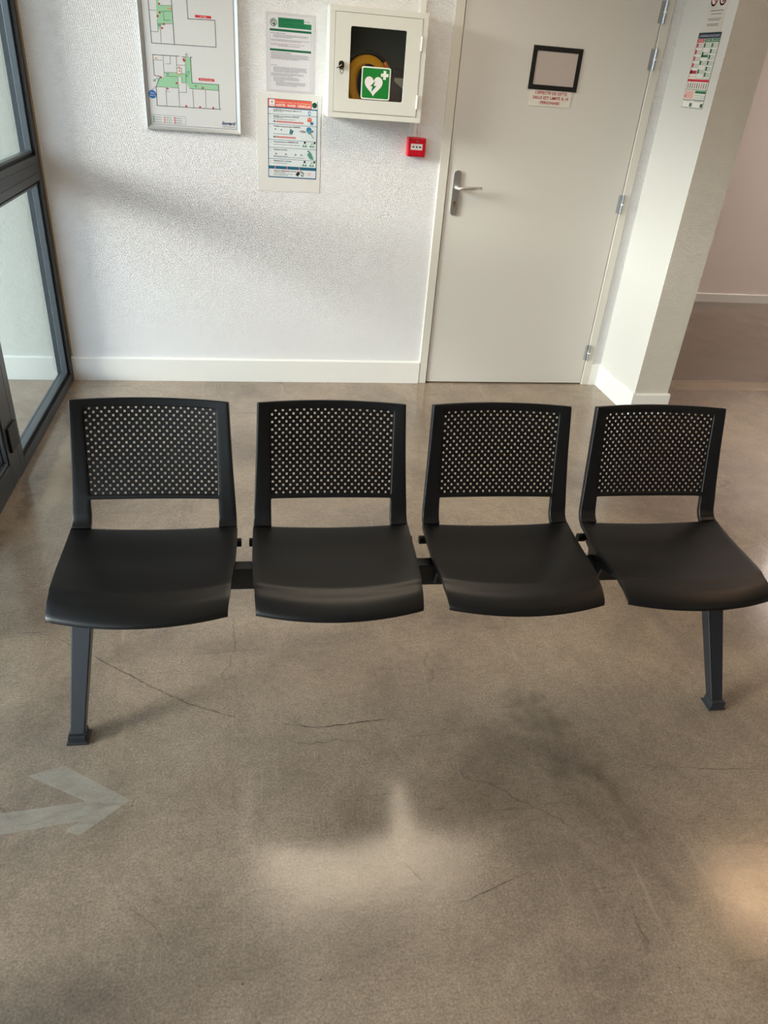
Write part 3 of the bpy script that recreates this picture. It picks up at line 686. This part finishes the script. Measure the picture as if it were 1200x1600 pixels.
for yy, flip in ((CY - .005, 0), (CY + .006, 1)):
    vo = [bm.verts.new((x, yy, z)) for x, z in ((DX1, DZ1), (DX0, DZ1), (DX0, DZ0), (DX1, DZ0))]
    vi = [bm.verts.new((x, yy, z)) for x, z in inn]; m = n + 1
    for q in range(4):
        for i in range(n): bm.faces.new((vo[q], vi[q * m + i], vi[q * m + i + 1]))
        bm.faces.new((vo[q], vi[q * m + n], vi[(q * m + m) % (4 * m)], vo[(q + 1) % 4]))
    if not flip: vo1, vi1 = vo, vi
for i in range(4): bm.faces.new((vo1[i], vo1[(i + 1) % 4], vo[(i + 1) % 4], vo[i]))
for i in range(len(vi)): bm.faces.new((vi1[i], vi1[(i + 1) % len(vi)], vi[(i + 1) % len(vi)], vi[i]))
cdoor = part('cabinet_door', local(bm, O), M_CAB, cab, bevel=.001)
bm = bmesh.new(); box(bm, WX0 - .01, WX1 + .01, CY + .0065, CY + .0085, WZ0 - .01, WZ1 + .01); part('window_pane', local(bm, O), M_PANE, cdoor)
for z0_ in (1.70, 1.462):
    bm = bmesh.new(); cyl(bm, (DX1 + .001, CY - .007, z0_ + .029), .0045, .058, 'z', 12); part('hinge', local(bm, O), mat('hinge_white', (236, 236, 228), 0.35), cdoor)
bm = bmesh.new(); prism(bm, [(.4235 + u, 1.617 + v) for u, v in rrect(-.0125, .0125, -.016, .0195, .012, 6)], CY - .005, CY - .014); cyl(bm, (.4235, CY - .016, 1.621), .0085, .008, 'y')
lk = part('lock', local(bm, O), mat('dark_chrome', (60, 54, 50), 0.25, metal=0.9), cdoor, bevel=.0015)
bm = bmesh.new(); box(bm, .4225, .4245, CY - .04, CY - .02, 1.616, 1.626); tube(bm, [(.4235, CY - .030, 1.621), (.410, CY - .034, 1.612), (.399, CY - .034, 1.606)], .0022, 8)
tube(bm, [(.4235 + .007 * math.cos(a), CY - .036, 1.597 + .012 * math.sin(a)) for a in [2 * math.pi * i / 16 for i in range(16)]], .0014, 6, closed=True)
part('key', local(bm, O), mat('nickel_key', (150, 142, 134), 0.25, metal=1.0), cdoor)
sh = Sheet((.5205, CY - .005, 1.4885), (1, 0, 0), (0, 0, 1), (0, -1, 0), .001)
S = .1385
sh.slab(rrect(0, S, 0, S * .965, .009), (236, 240, 230), 0, .001, .3); sh.poly(rrect(.0055, S - .0055, .0055, S * .965 - .0055, .006), (4, 124, 42), 1)
def heart(cx, cz, k):
    pts = []
    for i in range(48):
        a = 2 * math.pi * i / 48
        pts.append((cx + k * 16 * math.sin(a) ** 3 / 16, cz + k * (13 * math.cos(a) - 5 * math.cos(2 * a) - 2 * math.cos(3 * a) - math.cos(4 * a)) / 15))
    return pts
sh.poly(heart(.059, .060, .043), (238, 234, 232), 2)
sh.poly([(.067, .078), (.043, .054), (.055, .055), (.049, .030), (.073, .057), (.060, .057)], (4, 112, 44), 3)
cxx, czz = .110, .103; a_, b_ = .018, .0065
sh.poly([(cxx - b_, czz - a_), (cxx + b_, czz - a_), (cxx + b_, czz + a_), (cxx - b_, czz + a_)], (238, 238, 232), 2); sh.poly([(cxx - a_, czz - b_), (cxx + a_, czz - b_), (cxx + a_, czz + b_), (cxx - a_, czz + b_)], (238, 238, 232), 3)
sh.build('heart_sticker', cdoor, O)

# --- defibrillator inside (round yellow case)
AX, AZ, AY = .553, 1.567, YW - .115
aed = empty('defibrillator', (AX, YW - .05, CZ0 + .004)); O = (AX, YW - .05, CZ0 + .004)
tag(aed, 'round yellow defibrillator with black carrying handle behind the cabinet window', 'defibrillator')
bm = bmesh.new(); prof = [(.050, .0), (.056, -.012), (.070, -.018), (.086, -.016), (.098, -.006), (.103, .010), (.103, .05), (.09, .062), (.05, .062)]
nn = 48; RX, RZ = 1.0, 1.42
rings = [[(AX + p * math.cos(2 * math.pi * i / nn), AY + q, AZ + p * (1.0 if math.sin(2 * math.pi * i / nn) > 0 else 1.45) * math.sin(2 * math.pi * i / nn)) for i in range(nn)] for p, q in prof]
loft(bm, rings, cap=True); 
part('yellow_shell', local(bm, O), mat('aed_yellow', (226, 158, 20), 0.35), aed, smooth=False)
bm = bmesh.new(); ring_ = []
loft(bm, [[(AX + .004 + p * math.cos(2 * math.pi * i / nn), AY + q, AZ - .015 + p * 1.5 * math.sin(2 * math.pi * i / nn)) for i in range(nn)] for p, q in ((.054, -.0175), (.050, -.022), (.02, -.023))])
part('centre_disc', local(bm, O), mat('aed_navy', (22, 24, 40), 0.35), aed)
bm = bmesh.new(); pts = []
for i in range(17):
    a = math.radians(28 + 124 * i / 16); pts.append((AX + .112 * math.cos(a), AY + .012, AZ + .112 * math.sin(a)))
tube(bm, pts, .0085, 10); hd = part('carrying_handle', local(bm, O), M_RUB, aed, smooth=True)
for a0 in (22, 158):
    bm = bmesh.new(); a1 = a0 + (22 if a0 < 90 else -10)
    tube(bm, [(AX + .110 * math.cos(math.radians(a)), AY + .008, AZ + .110 * math.sin(math.radians(a))) for a in (a0 - 12, a0, a0 + 10, a0 + 22)], .0095, 10)
    part('orange_clip', local(bm, O), mat('aed_orange', (232, 128, 40), 0.4), aed, smooth=True)
bm = bmesh.new(); box(bm, AX - .05, AX + .05, AY + .0, AY + .045, CZ0 + .004, AZ - .12); part('stand_foot', local(bm, O), M_RUB, aed)
# clear pouch beside it
pouch = empty('plastic_pouch', (.695, YW - .06, CZ0 + .004)); O = (.695, YW - .06, CZ0 + .004)
tag(pouch, 'clear grey plastic pouch of pads at the right inside the cabinet', 'pouch')
bm = bmesh.new(); loft(bm, [[(x, y, z) for x, y in ((.662, YW - .075 - b), (.742, YW - .078 - b), (.742, YW - .045 + b), (.662, YW - .048 + b))] for z, b in ((CZ0 + .004, .004), (CZ0 + .05, .012), (CZ0 + .12, .012), (CZ0 + .20, .004), (CZ0 + .215, 0))])
part('pouch_body', local(bm, O), mat('pouch_film', (128, 118, 116), 0.2), pouch, bevel=.003)
bm = bmesh.new()
for k in range(6): box(bm, .664 + k * .0135, .671 + k * .0135, YW - .084, YW - .080, CZ0 + .185, CZ0 + .222)
part('ribbed_closure', local(bm, O), mat('pouch_rib', (64, 66, 74), 0.4), pouch)
bm = bmesh.new(); prism(bm, [(.690, CZ0 + .182), (.738, CZ0 + .182), (.740, CZ0 + .135), (.715, CZ0 + .150), (.688, CZ0 + .168)], YW - .094, YW - .090); part('folded_leaflet', local(bm, O), mat('leaflet', (226, 214, 206), 0.5), pouch)

# --- red call point
cp = empty('fire_call_point', (.836, YW, 1.287)); O = (.836, YW, 1.287)
tag(cp, 'small red manual fire alarm box under the cabinet, left of the door', 'call point')
bm = bmesh.new(); prism(bm, rrect(.790, .884, 1.243, 1.331, .004), YW, YW - .040); part('housing', local(bm, O), mat('alarm_red', (206, 22, 40), 0.35), cp, bevel=.003)
bm = bmesh.new(); box(bm, .795, .879, YW - .043, YW - .040, 1.248, 1.326)
part('front_cover', local(bm, O), mat('alarm_red_dark', (190, 16, 34), 0.2), cp, bevel=.001)
sh = Sheet((.836, YW - .043, 1.287), (1, 0, 0), (0, 0, 1), (0, -1, 0), .001)
sh.slab([(-.030, -.012), (.030, -.012), (.030, .016), (-.030, .016)], (214, 208, 204), 0, .001)
for u in (-.016, 0, .016): sh.disc(u, .002, .0042, BLK, 2, 16)
sh.poly([(-.026, .001), (-.021, .004), (-.021, -.002)], BLK, 2); sh.poly([(.026, .001), (.021, .004), (.021, -.002)], BLK, 2)
sh.ring(.002, .027, .005, .0015, (230, 200, 200), 2); sh.line([(-.002, .024), (.006, .031)], .0014, (230, 200, 200), 3)
sh.build('white_insert', cp, O)

# --- signs on the door
yd = YW - .0042
sh = Sheet((1.4085, yd, 1.5115), (1, 0, 0), (0, 0, 1), (0, -1, 0), .0025)
W, H_ = .222, .075
sh.slab([(0, 0), (W, 0), (W, H_ + .01), (0, H_ + .01)], (222, 216, 204), 0, .0025, .35)
for k, (t, w_) in enumerate((("L'EFFECTIF DE CETTE", .170), ('SALLE EST LIMITÉ À 19', .190), ('PERSONNES', .104))):
    sh.text(t, W / 2, H_ - .0215 - k * .0215, .0185, (166, 30, 38), 2, 'CENTER', width=w_, bold=.0004)
o = sh.build('room_capacity_sign'); tag(o, 'small white sign with red French capacity text on the door', 'sign')
fr = empty('display_frame', (1.52, yd, 1.585)); O = (1.52, yd, 1.585)
tag(fr, 'empty square black-edged display pocket stuck on the white door', 'display frame')
bm = bmesh.new(); w = .0215; x0_, x1_, z0_, z1_ = 1.391, 1.650, 1.584, 1.772
box(bm, x0_, x1_, yd - .006, yd - .0, z0_, z0_ + w); box(bm, x0_, x1_, yd - .006, yd - .0, z1_ - w, z1_); box(bm, x0_, x0_ + w, yd - .006, yd, z0_ + w, z1_ - w); box(bm, x1_ - w, x1_, yd - .006, yd, z0_ + w, z1_ - w)
part('black_border', local(bm, O), mat('border_black', (10, 12, 12), 0.5), fr)
bm = bmesh.new(); box(bm, x0_ + w, x1_ - w, yd - .003, yd, z0_ + w, z1_ - w); part('backing_card', local(bm, O), mat('backing', (186, 174, 166), 0.3), fr)

# --- notices on the side of the partition
xs_ = XP0
sh = Sheet((xs_, 3.905, 1.562), (0, -1, 0), (0, 0, 1), (-1, 0, 0), .0015)
W, H_ = .197, .310
sh.slab([(0, 0), (W, 0), (W, H_), (0, H_)], (226, 226, 218), 0, .0015, .3)
def R(u0, v0, u1, v1, c, l=2): sh.rect(u0 * W, (1 - v1) * H_, u1 * W, (1 - v0) * H_, c, l)
R(0, 0, 1, .075, (24, 34, 58)); sh.text('CONSIGNES DE SÉCURITÉ', W / 2, H_ * .946, .0125, (190, 202, 220), 3, 'CENTER', width=W * .9)
R(0, .08, .32, .12, (196, 44, 56)); R(.34, .08, .66, .12, (36, 116, 76)); R(.68, .08, 1, .12, (36, 116, 76))
sh.text('INCENDIE', .16 * W, H_ * .89, .008, WHT, 3, 'CENTER', width=.045); sh.text('ACCIDENT', .50 * W, H_ * .89, .008, WHT, 3, 'CENTER', width=.045); sh.text('ÉVACUATION', .84 * W, H_ * .89, .008, WHT, 3, 'CENTER', width=.052)
for u0, u1, col, cells in ((.01, .32, (196, 44, 56), 5), (.345, .655, (40, 110, 78), 4), (.685, .99, (40, 110, 78), 6)):
    z1v = .58 if col[0] > 100 else .60
    sh.line([(u0 * W, (1 - .125) * H_), (u1 * W, (1 - .125) * H_), (u1 * W, (1 - z1v) * H_), (u0 * W, (1 - z1v) * H_)], .0012, col, 2, True)
    for k in range(cells):
        a = .135 + k * (z1v - .14) / cells; R(u0 + .015, a, u0 + .085, a + .055, col, 3)
        for q in range(3): sh.greek((u0 + .10) * W, (1 - a - .015 - q * .02) * H_, (u1 - .02) * W, .002, (120, 124, 120))
R(.35, .29, .65, .32, (30, 110, 72), 3); R(.01, .50, .31, .535, (186, 30, 52), 3)
R(.0, .612, 1, .645, (196, 36, 56), 2)
for k in range(9):
    sh.line([((.04 + k * .11) * W, (1 - .655) * H_), ((.04 + k * .11) * W, (1 - .745) * H_)], .0008, (90, 110, 96), 2)
    R(.065 + k * .105, .665, .10 + k * .105, .735, ((196, 70, 70), (60, 90, 70), (110, 110, 106))[k % 3], 3)
R(0, .75, 1, .757, (50, 90, 70)); R(.01, .765, .46, .885, (232, 200, 192)); R(.04, .825, .09, .865, RED, 3)
for q in range(6): sh.greek(.05 * W + (.03 * W if q > 2 else 0), (1 - .785 - q * .017) * H_, .42 * W, .002, (200, 90, 90), 3)
R(.49, .765, .99, .80, (24, 112, 72))
for q in range(3): sh.line([(.49 * W, (1 - .83 - q * .027) * H_), (.99 * W, (1 - .83 - q * .027) * H_)], .0012, (50, 100, 76), 2)
R(0, .89, 1, .898, (50, 90, 70)); sh.line([(.5 * W, .0), (.5 * W, .1 * H_)], .0012, (50, 90, 70))
R(.36, .935, .47, .985, (50, 84, 66)); R(.87, .935, .98, .985, (50, 84, 66)); sh.greek(.04 * W, .088 * H_, .36 * W, .0022, GREY); sh.greek(.56 * W, .088 * H_, .92 * W, .0022, GREY)
sh.line([(0, 0), (W, 0), (W, H_), (0, H_)], .002, (60, 90, 76), 4, True)
o = sh.build('safety_instructions_notice'); tag(o, 'narrow red and green safety instructions sheet on the bright side of the wall end', 'notice')
sh = Sheet((xs_, 3.885, 1.874), (0, -1, 0), (0, 0, 1), (-1, 0, 0), .0012)
W, H_ = .160, .226
sh.slab([(0, 0), (W, 0), (W, H_), (0, H_)], (206, 202, 194), 0, .0012, .3)
for cu_ in (.27, .73):
    sh.disc(cu_ * W, .132, .027, (226, 206, 200), 1); sh.ring(cu_ * W, .132, .027, .0065, (176, 24, 36), 3); sh.line([(cu_ * W - .018, .151), (cu_ * W + .018, .113)], .006, (176, 24, 36), 4)
sh.line([(.27 * W - .014, .132), (.27 * W + .014, .132)], .005, BLK, 2); sh.line([(.73 * W, .118), (.73 * W, .146)], .009, BLK, 2)
for k, (v, a, b) in enumerate(((.082, .2, .92), (.069, .26, .85), (.051, .15, .88), (.045, .2, .85), (.030, .17, .8), (.024, .2, .78))): sh.greek(a * W, v, b * W, .0028, (112, 110, 106))
o = sh.build('smoking_ban_notice'); tag(o, 'pale grey sheet with two red prohibition rings above the safety sheet', 'notice')

# --- pale, patchy see-through arrow shape laid over the floor
def flat(pts, z=.0006):
    f = bm.faces.new([bm.verts.new((x, y, z)) for x, y in pts])
bm = bmesh.new(); Am = mat('pale_arrow', (206, 200, 184), 0.32, bump=(30, .0005))
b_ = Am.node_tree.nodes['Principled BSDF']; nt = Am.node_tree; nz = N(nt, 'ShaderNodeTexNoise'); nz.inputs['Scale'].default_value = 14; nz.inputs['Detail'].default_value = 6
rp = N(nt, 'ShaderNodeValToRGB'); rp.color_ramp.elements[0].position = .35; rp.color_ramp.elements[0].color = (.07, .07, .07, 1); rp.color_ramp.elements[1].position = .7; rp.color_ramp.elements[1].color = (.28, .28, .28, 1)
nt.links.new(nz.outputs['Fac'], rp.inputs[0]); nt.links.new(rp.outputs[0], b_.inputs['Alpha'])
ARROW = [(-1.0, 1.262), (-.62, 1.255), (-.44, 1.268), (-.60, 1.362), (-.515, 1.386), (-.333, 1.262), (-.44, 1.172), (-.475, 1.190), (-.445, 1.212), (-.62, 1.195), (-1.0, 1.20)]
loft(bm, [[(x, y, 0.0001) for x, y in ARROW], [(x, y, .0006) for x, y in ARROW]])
fixn(bm); o = link('floor_arrow', bm, Am); tag(o, 'pale patchy arrow shape on the concrete floor in front of the bench', 'floor marking')
# long crack running under the bench
def crack(pts, w):
    bm = bmesh.new(); P = []
    for (a, b), (c, d) in zip(pts, pts[1:]):
        L = math.hypot(c - a, d - b); n = max(2, int(L / .012))
        for i in range(n): P.append((a + (c - a) * i / n + random.uniform(-.0022, .0022), b + (d - b) * i / n + random.uniform(-.0022, .0022)))
    P.append(pts[-1]); k = len(P)
    L1, L2 = [], []
    for i, (x, y) in enumerate(P):
        ww = w * random.uniform(.15, 1.0) * (math.sin(math.pi * min(i, k - 1 - i) / k) ** .3 if 0 < i < k - 1 else .1)
        L1.append(bm.verts.new((x, y - ww, .0008))); L2.append(bm.verts.new((x, y + ww, .0008)))
    for i in range(k - 1): bm.faces.new((L1[i], L1[i + 1], L2[i + 1], L2[i]))
    return bm
FL = bpy.data.objects['floor']
CRM = mat('crack_dark', (66, 58, 50), 0.8)
for pts, w in (([(-0.816, 1.926), (-0.703, 1.929), (-0.626, 1.887), (-0.527, 1.814), (-0.441, 1.745), (-0.338, 1.665), (-0.202, 1.571), (-0.073, 1.511)], .0017),
               ([(0.053, 1.48), (0.143, 1.455), (0.235, 1.458), (0.349, 1.467)], .0021),
               ([(-0.98, 3.72), (-.93, 3.50), (-.955, 3.34), (-.90, 3.28)], .0015), ([(-1.45, 3.9), (-1.3, 3.75), (-1.12, 3.72)], .0015),
               ([(2.70, 4.165), (3.1, 4.175), (4.5, 4.18)], .004), ([(2.05, 3.05), (2.0, 2.85), (2.04, 2.7)], .0008),
               ([(1.02, 1.20), (1.10, 1.225), (1.25, 1.20), (1.45, 1.18)], .0008), ([(.42, .90), (.52, .93), (.62, .96)], .0008), ([(.30, 1.06), (.34, 1.0), (.37, .95)], .0006), ([(-.30, .98), (-.24, .93), (-.2, .86)], .0007)):
    link('crack', crack(pts, w), CRM, parent=FL)

# ------------------------------------------------------------------ ceiling lamps (above the frame)
def lamp(x, y, sx, sy, warm, power, label):
    e = empty('ceiling_light', (x, y, ZC)); tag(e, label, 'ceiling light', 'ceiling light panels')
    bm = bmesh.new(); h, g_ = sx / 2, sy / 2
    box(bm, -h - .02, h + .02, -g_ - .02, -g_, -.015, 0); box(bm, -h - .02, h + .02, g_, g_ + .02, -.015, 0); box(bm, -h - .02, -h, -g_, g_, -.015, 0); box(bm, h, h + .02, -g_, g_, -.015, 0)
    part('lamp_frame', bm, M_CAB, e)
    bm = bmesh.new(); box(bm, -h, h, -g_, g_, -.010, -.001); part('diffuser', bm, mat('diffuser_%d' % int(power * 10), (255, 255, 255), 0.5, emit=(warm, power)), e)
LAMP_L = 'flat white ceiling light panel of the entrance hall'
lamp(0.62, 2.86, 1.25, .85, (255, 236, 208), 3, LAMP_L)
lamp(3.05, 2.2, .5, .5, (255, 206, 158), 5.5, LAMP_L)
lamp(5.7, 5.3, .9, .5, (255, 242, 236), 16, LAMP_L)
lamp(3.0, -1.0, .5, .5, (255, 220, 185), 5, LAMP_L)

# ------------------------------------------------------------------ daylight
w = bpy.data.worlds.new('World'); SC.world = w; w.use_nodes = True; nt = w.node_tree
bg = nt.nodes['Background']; tc = N(nt, 'ShaderNodeTexCoord'); sp = N(nt, 'ShaderNodeSeparateXYZ'); rp = N(nt, 'ShaderNodeValToRGB')
nt.links.new(tc.outputs['Generated'], sp.inputs[0]); nt.links.new(sp.outputs['Z'], rp.inputs[0]); nt.links.new(rp.outputs[0], bg.inputs[0])
e = rp.color_ramp.elements; e[0].position = 0.0; e[0].color = (0.80, 0.86, 0.95, 1); e[1].position = 0.7; e[1].color = (0.50, 0.66, 0.95, 1)
bg.inputs[1].default_value = 3.0
sl = bpy.data.lights.new('sun', 'SUN'); sl.energy = 3.5; sl.angle = math.radians(17); sl.color = (1.0, 0.95, 0.92)
so = bpy.data.objects.new('sun', sl); COL.objects.link(so)
so.rotation_euler = Vector((1.0, 0.30, -0.27)).to_track_quat('-Z', 'Y').to_euler()

# ------------------------------------------------------------------ camera
cam = bpy.data.cameras.new('camera'); co = bpy.data.objects.new('camera', cam); COL.objects.link(co); SC.camera = co
f = 1139.13; yaw, pit, rol = (math.radians(a) for a in (-11.457, 31.238, 4.783))
cy_, sy_ = math.cos(yaw), math.sin(yaw); cp_, sp_ = math.cos(pit), math.sin(pit); cr_, sr_ = math.cos(rol), math.sin(rol)
B = Matrix(((1, 0, 0), (0, 0, -1), (0, 1, 0))); Rz = Matrix(((cy_, sy_, 0), (-sy_, cy_, 0), (0, 0, 1))); Rx = Matrix(((1, 0, 0), (0, cp_, -sp_), (0, sp_, cp_))); Rr = Matrix(((cr_, -sr_, 0), (sr_, cr_, 0), (0, 0, 1)))
Mw = Rr @ Rx @ B @ Rz      # world -> x right, y down, z forward
rot = Matrix((Mw[0], -Mw[1], -Mw[2])).transposed()
co.matrix_world = Matrix.Translation((0, 0, 1.62)) @ rot.to_4x4()
cam.sensor_fit = 'VERTICAL'; cam.sensor_height = 32; cam.lens = f * 32 / 1600; cam.clip_start = 0.05; cam.clip_end = 200

vs = SC.view_settings; vs.view_transform = 'Standard'; vs.look = 'None'; vs.gamma = 1; vs.use_curve_mapping = False; vs.exposure = 0.8
SC.cycles.max_bounces = 10; SC.cycles.diffuse_bounces = 6; SC.cycles.transparent_max_bounces = 16
SC.cycles.use_denoising = True
